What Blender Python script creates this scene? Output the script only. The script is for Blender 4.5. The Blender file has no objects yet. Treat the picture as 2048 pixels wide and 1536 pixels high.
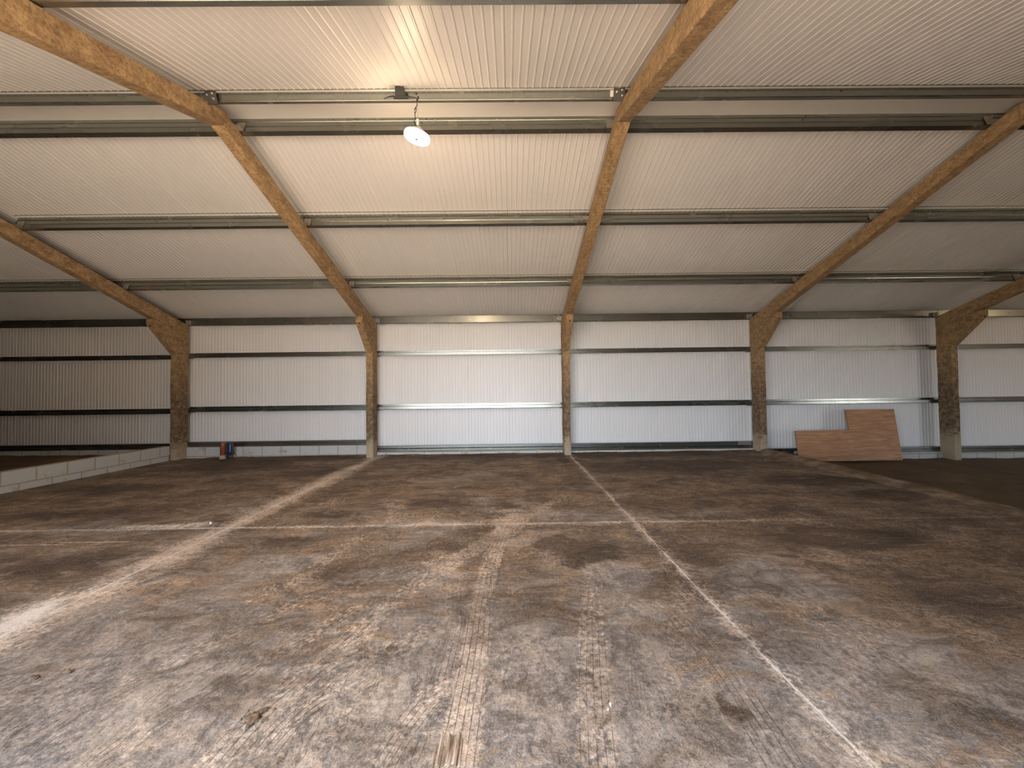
import bpy, bmesh, math, random
import numpy as np
from mathutils import Vector, Matrix

random.seed(7)
scene = bpy.context.scene
COL = scene.collection

# ------------------------------------------------------------------ dimensions (metres)
# X runs along the back wall, Y into the barn, Z up; the concrete slab is z = 0
FX = [-7.797, -3.265, 1.337, 5.930, 10.483]      # portal frames in the photo, left to right
BX = [-16.85] + FX + [24.15]                      # bay lines; the outer runs reach the gable walls
CW = 0.154                                        # frame member width
YC, YB = 8.982, 9.297                             # column front and back
YR = 4.298                                        # ridge
YWALL = 9.44                                      # inside face of the wall sheet
ZBOT, ZTOP = 4.509, 4.682                         # rafter underside / top at the ridge
SF_B, SF_T = 0.324, 0.301                         # far slopes, underside / top
SN_B, SN_T = 0.350, 0.319                         # near slopes
XL, XR = -16.9, 24.2                              # gable ends
YN = -0.86                                        # inside of the near wall
RIGHT_Z = -0.245                                  # earth floor on the right
LEFT_Z = 0.11                                     # earth floor on the left
SLAB_L, SLAB_R = -7.86, 5.97

# ------------------------------------------------------------------ helpers
def link(o):
    COL.objects.link(o)
    return o

def tag(o, label=None, cat=None, group=None, kind=None):
    if label: o['label'] = label
    if cat: o['category'] = cat
    if group: o['group'] = group
    if kind: o['kind'] = kind
    return o

def empty(name, loc=(0, 0, 0), label=None, cat=None, group=None):
    o = bpy.data.objects.new(name, None)
    o.empty_display_size = 0.1
    o.location = loc
    link(o)
    return tag(o, label, cat, group)

def meshobj(name, verts, faces, mat=None, parent=None, smooth=False, loc=(0, 0, 0)):
    me = bpy.data.meshes.new(name)
    me.from_pydata([tuple(v) for v in verts], [], [tuple(f) for f in faces])
    me.validate()
    bm = bmesh.new(); bm.from_mesh(me)
    bmesh.ops.recalc_face_normals(bm, faces=bm.faces)
    bm.to_mesh(me); bm.free()
    if smooth:
        me.polygons.foreach_set('use_smooth', [True] * len(me.polygons))
    if mat: me.materials.append(mat)
    o = bpy.data.objects.new(name, me)
    o.location = loc
    if parent: o.parent = parent
    return link(o)

class MB:
    """collects shapes into one mesh"""
    def __init__(s): s.v = []; s.f = []
    def add(s, v, f):
        n = len(s.v); s.v += [tuple(p) for p in v]; s.f += [tuple(i + n for i in q) for q in f]
        return s
    def box(s, x0, x1, y0, y1, z0, z1, M=None):
        v = [(x, y, z) for x in (x0, x1) for y in (y0, y1) for z in (z0, z1)]
        if M: v = [tuple(M @ Vector(p)) for p in v]
        return s.add(v, [(0, 1, 3, 2), (4, 6, 7, 5), (0, 4, 5, 1), (2, 3, 7, 6), (0, 2, 6, 4), (1, 5, 7, 3)])
    def prism(s, poly, x0, x1):
        """poly in the YZ plane pulled out along X"""
        n = len(poly)
        v = [(x0, y, z) for y, z in poly] + [(x1, y, z) for y, z in poly]
        f = [tuple(range(n)), tuple(range(2 * n - 1, n - 1, -1))]
        f += [(i, (i + 1) % n, n + (i + 1) % n, n + i) for i in range(n)]
        return s.add(v, f)
    def lathe(s, prof, n=28, M=None, cap=True):
        """profile of (r, z) turned about Z"""
        v = []; f = []
        for r, z in prof:
            for k in range(n):
                a = 2 * math.pi * k / n
                v.append((r * math.cos(a), r * math.sin(a), z))
        for i in range(len(prof) - 1):
            for k in range(n):
                k2 = (k + 1) % n
                f.append((i * n + k, i * n + k2, (i + 1) * n + k2, (i + 1) * n + k))
        if cap:
            f.append(tuple(range(n))); m = (len(prof) - 1) * n
            f.append(tuple(m + k for k in range(n - 1, -1, -1)))
        if M: v = [tuple(M @ Vector(p)) for p in v]
        return s.add(v, f)
    def tube(s, pts, r, n=8):
        pts = [Vector(p) for p in pts]
        v = []; f = []
        for i, p in enumerate(pts):
            t = (pts[min(i + 1, len(pts) - 1)] - pts[max(i - 1, 0)]).normalized()
            a = t.orthogonal().normalized() if abs(t.z) > .99 else t.cross(Vector((0, 0, 1))).normalized()
            b = t.cross(a)
            rr = r[i] if isinstance(r, (list, tuple)) else r
            for k in range(n):
                q = 2 * math.pi * k / n
                v.append(p + a * (rr * math.cos(q)) + b * (rr * math.sin(q)))
        for i in range(len(pts) - 1):
            for k in range(n):
                k2 = (k + 1) % n
                f.append((i * n + k, i * n + k2, (i + 1) * n + k2, (i + 1) * n + k))
        f.append(tuple(range(n))); m = (len(pts) - 1) * n
        f.append(tuple(m + k for k in range(n - 1, -1, -1)))
        return s.add(v, f)
    def build(s, name, mat=None, parent=None, smooth=False, loc=(0, 0, 0)):
        return meshobj(name, s.v, s.f, mat, parent, smooth, loc)

def bevel(o, w=.006, seg=2):
    m = o.modifiers.new('edge', 'BEVEL'); m.width = w; m.segments = seg; m.limit_method = 'ANGLE'
    m.angle_limit = math.radians(40)
    return o

def solid(o, t=.002, off=0):
    m = o.modifiers.new('gauge', 'SOLIDIFY'); m.thickness = t; m.offset = off
    return o

def smooth_by_angle(o, deg=40):
    me = o.data
    me.polygons.foreach_set('use_smooth', [True] * len(me.polygons))
    bm = bmesh.new(); bm.from_mesh(me)
    for e in bm.edges:
        if len(e.link_faces) == 2 and e.calc_face_angle(0) > math.radians(deg): e.smooth = False
    bm.to_mesh(me); bm.free()

# ------------------------------------------------------------------ materials
class NT:
    def __init__(s, name):
        s.m = bpy.data.materials.new(name); s.m.use_nodes = True
        s.t = s.m.node_tree; s.n = s.t.nodes; s.l = s.t.links
        s.b = s.n['Principled BSDF']
    def new(s, ty, **kw):
        n = s.n.new(ty)
        for k, v in kw.items():
            if k.startswith('_'): setattr(n, k[1:], v)
            else:
                key = k.replace('__', ' ')
                n.inputs[key].default_value = v
        return n
    def ln(s, a, b): s.l.new(a, b)
    def set(s, **kw):
        for k, v in kw.items(): s.b.inputs[k.replace('__', ' ')].default_value = v
    def coord(s, scale=(1, 1, 1), obj=True):
        g = s.new('ShaderNodeNewGeometry') if not obj else s.new('ShaderNodeTexCoord')
        o = g.outputs['Position'] if not obj else g.outputs['Object']
        mp = s.new('ShaderNodeMapping'); mp.inputs['Scale'].default_value = scale
        s.ln(o, mp.inputs['Vector']); return mp.outputs[0]
    def noise(s, vec, scale, detail=4, rough=.55, dist=0):
        n = s.new('ShaderNodeTexNoise', Scale=scale, Detail=detail, Roughness=rough, Distortion=dist)
        s.ln(vec, n.inputs['Vector']); return n.outputs['Fac']
    def ramp(s, fac, stops):
        r = s.new('ShaderNodeValToRGB')
        e = r.color_ramp.elements
        while len(e) < len(stops): e.new(.5)
        for el, (p, c) in zip(e, stops):
            el.position = p; el.color = (c, c, c, 1) if isinstance(c, (int, float)) else (*c, 1)
        s.ln(fac, r.inputs['Fac']); return r.outputs['Color']
    def mix(s, fac, a, b, mode='MIX'):
        n = s.new('ShaderNodeMix', _data_type='RGBA', _blend_type=mode)
        for v, key in ((fac, 0), (a, 6), (b, 7)):
            if hasattr(v, 'links'): s.ln(v, n.inputs[key])
            elif key == 0: n.inputs[0].default_value = v
            else: n.inputs[key].default_value = (*v, 1)
        return n.outputs[2]
    def math(s, op, a, b=0., c=0., clamp=False):
        n = s.new('ShaderNodeMath', _operation=op); n.use_clamp = clamp
        for i, v in enumerate((a, b, c)):
            if hasattr(v, 'links'): s.ln(v, n.inputs[i])
            else: n.inputs[i].default_value = v
        return n.outputs[0]
    def bump(s, h, strength=.3, dist=.01):
        n = s.new('ShaderNodeBump', Strength=strength, Distance=dist)
        s.ln(h, n.inputs['Height']); s.ln(n.outputs[0], s.b.inputs['Normal'])
    def attr(s, name):
        return s.new('ShaderNodeAttribute', _attribute_name=name).outputs['Fac']

def simple(name, col, rough=.5, metal=0., **kw):
    m = NT(name); m.set(Base__Color=(*col, 1), Roughness=rough, Metallic=metal, **kw)
    return m.m

def mat_sheet():
    m = NT('painted_steel_liner')
    v = m.coord(obj=False)
    n = m.noise(v, 1.3, 3)
    c = m.mix(n, (.735, .725, .715), (.775, .768, .758))
    m.ln(c, m.b.inputs['Base Color']); m.set(Roughness=.42)
    return m.m

def mat_galv():
    m = NT('galvanised_steel')
    v = m.coord(obj=False)
    n = m.noise(v, 26, 2); n2 = m.noise(v, 3, 3)
    c = m.mix(n, (.205, .213, .195), (.25, .26, .24))
    m.ln(c, m.b.inputs['Base Color'])
    m.ln(m.ramp(n2, [(.3, .25), (.7, .28)]), m.b.inputs['Roughness'])
    m.set(Metallic=.9)
    return m.m

def mat_frame():
    m = NT('weathered_precast_concrete')
    v = m.coord(obj=False)
    vs = m.coord((3, 1.2, 3), obj=False)
    n1 = m.noise(vs, 4.5, 7, .7, .3); n2 = m.noise(v, 38, 3, .6); n3 = m.noise(v, .9, 3)
    n4 = m.noise(v, 13, 6, .72, .25)
    c = m.ramp(n1, [(.34, (.19, .128, .072)), (.5, (.295, .21, .127)), (.64, (.41, .305, .19))])
    c = m.mix(m.ramp(n4, [(.50, 0.), (.64, .5)]), c, (.47, .36, .235))
    c = m.mix(m.ramp(n4, [(.36, .5), (.48, 0.)]), c, (.15, .10, .058))
    c = m.mix(m.ramp(n2, [(.34, .7), (.5, 0.)]), c, (.14, .095, .055))
    # pale splashed foot and the dark stock-rubbed band above it
    sep = m.new('ShaderNodeSeparateXYZ'); g = m.new('ShaderNodeNewGeometry'); m.ln(g.outputs['Position'], sep.inputs[0])
    z = m.math('ADD', sep.outputs['Z'], m.math('MULTIPLY', m.math('SUBTRACT', n1, .5), 1.1))
    band = m.ramp(m.math('MULTIPLY', z, .25), [(.03, 0.), (.09, .9), (.34, .85), (.56, 0.)])
    c = m.mix(band, c, m.mix(m.ramp(n4, [(.38, 0.), (.64, 1.)]), (.045, .030, .020), (.27, .205, .14)))
    foot = m.ramp(m.math('MULTIPLY', z, .25, 0), [(.0, .85), (.075, .6), (.12, 0.)])
    c = m.mix(foot, c, m.mix(n2, (.40, .35, .29), (.52, .47, .40)))
    c = m.mix(1., c, (.90, .83, .69), 'MULTIPLY')
    m.ln(c, m.b.inputs['Base Color']); m.set(Roughness=.85)
    m.bump(m.math('ADD', m.math('MULTIPLY', n2, .4), n4), .35, .008)
    return m.m

def mat_block():
    m = NT('grey_concrete_block')
    v = m.coord(obj=True)
    b = m.new('ShaderNodeTexBrick', Scale=1.0)
    b.offset = .5; b.inputs['Brick Width'].default_value = .45; b.inputs['Row Height'].default_value = .225
    b.inputs['Mortar Size'].default_value = .012; b.inputs['Mortar Smooth'].default_value = .25
    m.ln(v, b.inputs['Vector'])
    g = m.coord(obj=False)
    n = m.noise(g, 5, 5, .6, .5); n2 = m.noise(g, 60, 3); n3 = m.noise(g, 1.7, 3)
    c = m.mix(n2, (.42, .44, .43), (.56, .575, .56))
    c = m.mix(m.ramp(n, [(.58, 0.), (.7, .75)]), c, (.33, .25, .16))
    mor = m.mix(n3, (.29, .20, .115), (.44, .38, .29))
    c = m.mix(b.outputs['Fac'], c, mor)
    sep = m.new('ShaderNodeSeparateXYZ'); m.ln(v, sep.inputs[0])
    low = m.ramp(m.math('ADD', sep.outputs['Y'], m.math('MULTIPLY', m.math('SUBTRACT', n, .5), .12)), [(.03, .8), (.12, 0.)])
    c = m.mix(low, c, (.27, .20, .13))
    m.ln(c, m.b.inputs['Base Color']); m.set(Roughness=.9)
    m.bump(m.math('SUBTRACT', n2, m.math('MULTIPLY', b.outputs['Fac'], 2.)), .4, .006)
    return m.m

def mat_earth():
    m = NT('trodden_earth')
    g = m.coord(obj=False)
    n = m.noise(g, 1.4, 6, .6, .5); n2 = m.noise(g, 22, 4, .65); n3 = m.noise(g, 120, 2)
    c = m.ramp(n, [(.36, (.072, .046, .018)), (.55, (.115, .076, .031)), (.68, (.165, .115, .055))])
    c = m.mix(m.math('MULTIPLY', n2, .5), c, (.075, .05, .024))
    c = m.mix(m.ramp(n3, [(.6, 0.), (.75, .4)]), c, (.2, .155, .1))
    m.ln(c, m.b.inputs['Base Color']); m.set(Roughness=.95)
    m.bump(m.math('ADD', n, m.math('MULTIPLY', n2, .4)), .5, .03)
    return m.m

def mat_slab():
    """concrete slab: painted wear attributes (dirt, dust, joints, tyre marks) sharpened by fine noise"""
    m = NT('dirty_concrete_slab')
    g = m.coord(obj=False)
    warp = m.new('ShaderNodeTexNoise', Scale=2.6, Detail=3.); m.ln(g, warp.inputs['Vector'])
    sub = m.new('ShaderNodeVectorMath', _operation='SUBTRACT'); m.ln(warp.outputs['Color'], sub.inputs[0]); sub.inputs[1].default_value = (.5, .5, .5)
    sc = m.new('ShaderNodeVectorMath', _operation='SCALE'); m.ln(sub.outputs[0], sc.inputs[0]); sc.inputs['Scale'].default_value = .35
    ad = m.new('ShaderNodeVectorMath', _operation='ADD'); m.ln(g, ad.inputs[0]); m.ln(sc.outputs[0], ad.inputs[1])
    gw = ad.outputs[0]
    def stretched(sx, sy):
        mp = m.new('ShaderNodeMapping'); mp.inputs['Scale'].default_value = (sx, sy, 1); m.ln(gw, mp.inputs['Vector']); return mp.outputs[0]
    big = m.noise(gw, 1.1, 6, .62)
    mid = m.noise(gw, 6.5, 6, .68, .3)
    fine = m.noise(g, 34, 5, .7)
    vfine = m.noise(g, 150, 3, .6)
    stx = m.noise(stretched(1.2, 9), 1.5, 5, .65)       # scrape marks along the building
    sty = m.noise(stretched(11, 1.1), 1.7, 6, .7)       # scrape marks in and out of the doorway
    # bare concrete
    conc = m.ramp(mid, [(.32, (.20, .18, .165)), (.5, (.38, .35, .325)), (.66, (.58, .545, .51))])
    conc = m.mix(m.ramp(big, [(.46, 0.), (.60, .8)]), conc, m.mix(m.ramp(fine, [(.3, 0.), (.7, 1.)]), (.15, .15, .158), (.44, .445, .455)))
    conc = m.mix(m.ramp(fine, [(.50, 0.), (.64, .75)]), conc, (.70, .66, .62))
    conc = m.mix(m.ramp(fine, [(.34, .75), (.46, 0.)]), conc, (.15, .13, .118))
    conc = m.mix(m.ramp(sty, [(.52, 0.), (.64, .6)]), conc, (.66, .60, .54))
    conc = m.mix(m.ramp(sty, [(.36, .6), (.47, 0.)]), conc, (.175, .15, .135))
    # packed brown muck
    muck = m.ramp(mid, [(.32, (.108, .070, .037)), (.5, (.215, .146, .084)), (.66, (.39, .285, .185))])
    muck = m.mix(m.ramp(fine, [(.48, 0.), (.66, .7)]), muck, (.46, .345, .235))
    muck = m.mix(m.ramp(fine, [(.32, .6), (.46, 0.)]), muck, (.055, .034, .018))
    d = m.attr('dirt')
    e = m.math('ADD', d, m.math('MULTIPLY', m.math('SUBTRACT', big, .5), 1.9))
    e = m.math('ADD', e, m.math('MULTIPLY', m.math('SUBTRACT', mid, .5), 1.1))
    e = m.math('ADD', e, m.math('MULTIPLY', m.math('SUBTRACT', stx, .5), 1.2))
    e = m.math('ADD', e, m.math('MULTIPLY', m.math('SUBTRACT', sty, .5), .55))
    e = m.math('ADD', e, m.math('MULTIPLY', m.math('SUBTRACT', fine, .5), .75))
    dm = m.ramp(e, [(.36, 0.), (.46, .6), (.62, 1.)])
    c = m.mix(m.math('MULTIPLY', dm, .93), conc, muck)
    # wet-looking dark stains
    st = m.math('ADD', m.attr('stain'), m.math('MULTIPLY', m.math('SUBTRACT', mid, .5), .9))
    st = m.math('ADD', st, m.math('MULTIPLY', m.math('SUBTRACT', fine, .5), .7))
    stm = m.ramp(st, [(.33, 0.), (.46, .95)])
    c = m.mix(stm, c, m.mix(fine, (.075, .046, .024), (.145, .098, .056)))
    c = m.mix(1., c, (.48, .455, .43), 'MULTIPLY')
    # pale dust: tracks and scuffs
    du = m.math('ADD', m.attr('dust'), m.math('MULTIPLY', m.math('SUBTRACT', mid, .5), .8))
    du = m.math('ADD', du, m.math('MULTIPLY', m.math('SUBTRACT', fine, .5), 1.3))
    du = m.math('ADD', du, m.math('MULTIPLY', m.math('SUBTRACT', sty, .5), .5))
    du = m.math('SUBTRACT', du, m.math('MULTIPLY', stm, .42))
    dum = m.ramp(du, [(.38, 0.), (.66, .72), (1.0, .92)])
    c = m.mix(dum, c, m.mix(m.ramp(fine, [(.32, 0.), (.66, 1.)]), (.22, .168, .124), (.60, .50, .41)))
    # light scrape streaks
    def filaments(sx, sy, sc, wd, dist):
        n = m.noise(stretched(sx, sy), sc, 4, .6, dist)
        return m.ramp(m.math('ABSOLUTE', m.math('SUBTRACT', n, .5)), [(0., 1.), (wd, 0.)])
    dus = m.attr('dust')
    gate = m.ramp(m.math('ADD', m.noise(gw, 1.7, 3), m.math('MULTIPLY', dus, .25)), [(.46, 0.), (.60, 1.)])
    ff = m.ramp(fine, [(.36, .1), (.56, 1.)])
    fl = None
    for k, (sx, sy, sc_, wd, ds) in enumerate(((.8, 2.2, 2.1, .020, 1.5), (3.2, .9, 1.9, .022, .8), (1.6, 1.2, 3.4, .018, 2.2), (6., 1.2, 2.2, .030, .4), (.7, 3.4, 2.6, .026, .8))):
        q = m.math('MULTIPLY', filaments(sx, sy, sc_, wd, ds), m.ramp(m.noise(gw, 1.3 + .37 * k, 2), [(.44, 0.), (.56, .95)]))
        fl = q if fl is None else m.math('MAXIMUM', fl, q)
    fl = m.math('MULTIPLY', m.math('MULTIPLY', fl, gate), m.math('MULTIPLY', ff, m.math('SUBTRACT', 1., m.math('MULTIPLY', stm, .75))))
    c = m.mix(m.math('MULTIPLY', fl, .85), c, (.40, .32, .245))
    f3 = m.math('MULTIPLY', filaments(3.5, .7, 2.3, .014, .6), m.ramp(m.noise(gw, 1.9, 2), [(.48, 0.), (.6, .8)]))
    c = m.mix(f3, c, (.06, .042, .029))
    scr = m.math('MULTIPLY', m.ramp(stx, [(.55, 0.), (.66, .75)]), m.ramp(fine, [(.38, .1), (.58, 1.)]))
    c = m.mix(scr, c, (.25, .195, .145))
    # uneven soiling in broad drifts
    tone = m.math('ADD', m.noise(stretched(.8, 1.7), 1.25, 5, .62, .5), m.math('MULTIPLY', m.math('SUBTRACT', m.noise(stretched(1.0, 2.), 4.2, 4, .6, .8), .5), .6))
    c = m.mix(m.ramp(tone, [(.34, .85), (.50, 0.)]), c, m.mix(1., c, (.48, .42, .36), 'MULTIPLY'))
    c = m.mix(m.ramp(tone, [(.50, 0.), (.66, .8)]), c, m.mix(1., c, (1.5, 1.42, 1.32), 'MULTIPLY'))
    # saw-cut joints, chalky, with pale patches
    sep = m.new('ShaderNodeSeparateXYZ'); m.ln(g, sep.inputs[0])
    px, py = sep.outputs['X'], sep.outputs['Y']
    slow = m.math('MULTIPLY', m.math('SUBTRACT', m.noise(g, 1.1, 3), .5), .06)
    jag = m.math('ADD', slow, m.math('MULTIPLY', m.math('SUBTRACT', m.noise(g, 28, 3, .6), .5), .022))
    def cut(axis, at, wd, halo, lo, hi, other, gain):
        d = m.math('ABSOLUTE', m.math('ADD', m.math('SUBTRACT', axis, at), jag))
        core = m.ramp(m.math('DIVIDE', d, wd), [(.3, 1.), (1., 0.)])
        soft = m.math('MULTIPLY', m.ramp(m.math('DIVIDE', d, halo), [(0., .62), (1., 0.)]), m.ramp(m.math('ADD', mid, m.math('MULTIPLY', m.math('SUBTRACT', fine, .5), 1.2)), [(.40, 0.), (.62, 1.)]))
        br = m.ramp(m.math('ADD', m.noise(g, 2.4, 3), m.math('MULTIPLY', m.math('SUBTRACT', fine, .5), .5)), [(.36, .30), (.56, 1.)])
        inside = m.math('MULTIPLY', m.math('GREATER_THAN', other, lo), m.math('LESS_THAN', other, hi))
        return m.math('MULTIPLY', m.math('MULTIPLY', m.math('MAXIMUM', m.math('MULTIPLY', core, br), m.math('MULTIPLY', soft, br)), inside), gain)
    j1 = cut(px, -3.135, .016, .15, .9, 8.95, py, .95)
    j2 = cut(px, 1.372, .011, .045, .9, 8.9, py, .85)
    j3 = cut(py, 4.315, .014, .055, SLAB_L, 5.6, px, .9)
    j3 = m.math('MULTIPLY', j3, m.ramp(m.math('MULTIPLY', m.math('ADD', px, 8.), .0714), [(.70, 1.), (.80, .25)]))
    pale_patch = m.math('ADD', m.attr('joint'), m.math('MULTIPLY', m.math('SUBTRACT', fine, .5), 1.0))  # pale patches and scored lines, broken up by noise
    pale_patch = m.math('ADD', pale_patch, m.math('MULTIPLY', m.math('SUBTRACT', sty, .5), .9))
    jm = m.math('MAXIMUM', m.math('MAXIMUM', j1, j2), m.math('MAXIMUM', j3, m.ramp(pale_patch, [(.34, 0.), (.72, .9)])))
    c = m.mix(jm, c, m.mix(mid, (.58, .51, .44), (.86, .80, .73)))
    # tread grooves in the tyre tracks
    ac = m.attr('across'); al = m.attr('along'); on = m.attr('tread')
    wob = m.math('MULTIPLY', m.math('SUBTRACT', mid, .5), .16)
    gr = m.math('ABSOLUTE', m.math('SINE', m.math('MULTIPLY', m.math('ADD', ac, wob), 7.85)))
    groove = m.ramp(gr, [(.0, 1.), (.12, .9), (.26, 0.)])
    lug = m.math('ABSOLUTE', m.math('SINE', m.math('ADD', m.math('MULTIPLY', al, 95.), m.math('MULTIPLY', m.math('ABSOLUTE', ac), 4.))))
    lugm = m.math('MULTIPLY', m.ramp(lug, [(.0, .45), (.45, 0.)]), m.ramp(mid, [(.45, 0.), (.6, 1.)]))
    tr = m.math('MAXIMUM', groove, lugm)
    tr = m.math('MULTIPLY', m.math('MULTIPLY', tr, on), m.ramp(m.noise(g, 5.5, 3), [(.36, .15), (.56, 1.)]))
    c = m.mix(m.math('MULTIPLY', tr, .82), c, (.05, .036, .026))
    # grit: white chips and dark crumbs
    vo = m.new('ShaderNodeTexVoronoi', Scale=21.); m.ln(g, vo.inputs['Vector'])
    chip = m.math('MULTIPLY', m.ramp(vo.outputs['Distance'], [(.035, 1.), (.075, 0.)]), m.ramp(m.noise(g, 6.5, 3), [(.56, 0.), (.64, 1.)]))
    c = m.mix(m.math('MULTIPLY', chip, .8), c, (.62, .56, .48))
    c = m.mix(m.math('MULTIPLY', m.ramp(vfine, [(.34, .7), (.46, 0.)]), .85), c, (.055, .042, .032))
    c = m.mix(m.math('MULTIPLY', m.ramp(vfine, [(.56, 0.), (.68, .55)]), .85), c, (.40, .36, .32))
    m.ln(c, m.b.inputs['Base Color'])
    m.ln(m.ramp(dm, [(0., .62), (1., .9)]), m.b.inputs['Roughness'])
    m.set(Specular__IOR__Level=.35)
    h = m.math('ADD', m.math('MULTIPLY', fine, .6), m.math('MULTIPLY', vfine, .3))
    h = m.math('SUBTRACT', h, m.math('MULTIPLY', tr, .6))
    h = m.math('ADD', h, m.math('MULTIPLY', dm, .35))
    m.bump(h, .55, .012)
    return m.m

def mat_ply():
    m = NT('red_faced_plywood')
    v = m.coord((1, 1, 9))
    n = m.noise(v, 2.2, 5, .6, 1.2); n2 = m.noise(m.coord((2, 2, 40)), 3, 3)
    c = m.ramp(n, [(.36, (.33, .165, .080)), (.55, (.46, .245, .125)), (.7, (.56, .32, .17))])
    c = m.mix(m.math('MULTIPLY', n2, .3), c, (.22, .10, .045))
    m.ln(c, m.b.inputs['Base Color']); m.set(Roughness=.6)
    return m.m

SHEET, GALV, FRAME, BLOCK, EARTH, SLAB, PLY = mat_sheet(), mat_galv(), mat_frame(), mat_block(), mat_earth(), mat_slab(), mat_ply()
PLY_EDGE = simple('plywood_edge', (.16, .085, .04), .8)
DARK = simple('black_plastic', (.012, .012, .013), .45)
CABLE = simple('black_rubber_cable', (.010, .010, .010), .6)
DARKSTEEL = simple('dark_cleat_steel', (.085, .083, .078), .45, .6)
ZINC = simple('bright_zinc', (.78, .78, .76), .25, 1.)
CLEAT = simple('weathered_cleat_steel', (.30, .28, .25), .5, .6)
PAPER = simple('white_label_paper', (.82, .80, .72), .7)
WHITE = simple('white_enamel', (.8, .8, .78), .4)
YARD = simple('worn_yard_surface', (.25, .225, .19), .9)
ORANGE = simple('orange_plastic', (.24, .06, .022), .35)
BLUE = simple('blue_plastic', (.006, .028, .095), .3)
BLUEBAG = simple('dark_blue_plastic_film', (.012, .022, .035), .35)
REDCLOTH = simple('dull_red_plastic', (.11, .022, .012), .6)
PALEPRINT = simple('pale_blue_print', (.30, .36, .36), .5)
STONE = simple('white_stone', (.56, .53, .48), .8)

def mat_clod():
    m = NT('dry_mud'); g = m.coord(obj=False)
    n = m.noise(g, 45, 4, .7); n2 = m.noise(g, 160, 3)
    c = m.ramp(n, [(.3, (.05, .032, .02)), (.55, (.17, .115, .07)), (.75, (.42, .33, .25))])
    m.ln(c, m.b.inputs['Base Color']); m.set(Roughness=.95); m.bump(n2, .5, .01)
    return m.m
CLOD = mat_clod()

def mat_splinter():
    m = NT('splintered_wood'); v = m.coord((60, 5, 5))
    n = m.noise(v, 1., 4, .6)
    c = m.ramp(n, [(.36, (.07, .042, .025)), (.5, (.25, .175, .115)), (.64, (.46, .38, .30))])
    m.ln(c, m.b.inputs['Base Color']); m.set(Roughness=.85)
    return m.m
SPLINT = mat_splinter()
def mat_boards():
    m = NT('dark_timber_boarding'); g = m.coord((4, 4, .6), obj=False)
    n = m.noise(g, 2, 5, .6)
    c = m.ramp(n, [(.3, (.03, .022, .015)), (.7, (.085, .065, .045))])
    m.ln(c, m.b.inputs['Base Color']); m.set(Roughness=.85); return m.m
BOARDS = mat_boards()
RECESS = simple('dark_recess', (.02, .012, .008), .9)

# ------------------------------------------------------------------ the shell
PITCH = 1.0 / 13
def rib_profile(x0, x1):
    """x positions and heights (towards the room) of the finely ribbed liner; a joint every metre"""
    xs, hs = [], []
    k = math.floor(x0 / PITCH)
    x = k * PITCH
    while x < x1:
        if k % 13 == 0:
            pts = [(.000, -.004), (.003, -.004), (.0045, 0)]
        else:
            pts = [(.0, 0.)]
        pts += [(.048, 0.), (.055, .0055), (.065, .0055), (.072, 0.)]
        for dx, h in pts:
            if x0 <= x + dx <= x1: xs.append(x + dx); hs.append(h)
        k += 1; x = k * PITCH
    return xs, hs

def ribbed(name, x0, x1, a, b, nrm, mat=SHEET):
    """ribbed panel between points a and b (y, z), ribs running from a to b, raised along nrm"""
    xs, hs = rib_profile(x0, x1)
    v = []
    for x, h in zip(xs, hs):
        for (y, z) in (a, b): v.append((x, y + nrm[0] * h, z + nrm[1] * h))
    f = [(2 * i, 2 * i + 1, 2 * i + 3, 2 * i + 2) for i in range(len(xs) - 1)]
    return v, f

def back_slab(a, b, nrm, t):
    return [(p[0] - nrm[0] * t, p[1] - nrm[1] * t) for p in (a, b)]

def zf(y, off=0): return ZTOP + off - SF_T * (y - YR)
def zn(y, off=0): return ZTOP + off - SN_T * (YR - y)
OFF_F, OFF_N = .209, .105
nf = Vector((SF_T, 1)).normalized(); nn = Vector((-SN_T, 1)).normalized()

# far roof slope, near roof slope
def roof(name, a, b, nrm):
    mb = MB()
    v, f = ribbed(name, XL, XR, a, b, (-nrm[0], -nrm[1])); mb.add(v, f)
    # outer skin 60 mm above
    mb.prism([(a[0] + nrm[0] * .01, a[1] + nrm[1] * .01), (b[0] + nrm[0] * .01, b[1] + nrm[1] * .01),
              (b[0] + nrm[0] * .07, b[1] + nrm[1] * .07), (a[0] + nrm[0] * .07, a[1] + nrm[1] * .07)], XL, XR)
    o = mb.build(name, SHEET); return tag(o, kind='structure')
YE = 9.62
roof('ceiling', (4.56, zf(4.56, OFF_F)), (YE, zf(YE, OFF_F)), (nf[0], nf[1]))
roof('ceiling', (4.06, zn(4.06, OFF_N)), (-1.1, zn(-1.1, OFF_N)), (nn[0], nn[1]))
# flat ridge flashing between the slopes and the cap above it
mb = MB()
yA, zA, yB, zB_ = 4.03, zn(4.03, OFF_N) - .004, 4.60, zf(4.60, OFF_F) - .002
mb.prism([(yA, zA), (yB, zB_), (yB, zB_ + .004), (yA, zA + .004)], XL, XR)
mb.prism([(3.9, zn(3.9, OFF_N) + .075), (YR, zf(YR, OFF_F) + .1), (4.75, zf(4.75, OFF_F) + .075), (YR, zf(YR, OFF_F) + .16)], XL, XR)
tag(mb.build('trim_1', SHEET), kind='structure')

# back wall liner: the lower edge steps from bay to bay
BOT = [.345, .372, .219, .218, .028, .026, .026]
ext = [XL] + BX[1:-1] + [XR]
mb = MB()
segs = [(XL, BX[1], .345)] + [(BX[i], BX[i + 1], BOT[i]) for i in range(1, 5)] + [(BX[5], XR, .026)]
for x0, x1, zb in segs:
    v, f = ribbed('w', x0, x1, (YWALL, zb), (YWALL, zf(YWALL, OFF_F) + .01), (-1, 0)); mb.add(v, f)
    mb.box(x0, x1, YWALL + .008, YWALL + .06, -.42, zf(YWALL, OFF_F) + .02)
tag(mb.build('wall_back', SHEET), kind='structure')

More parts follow.
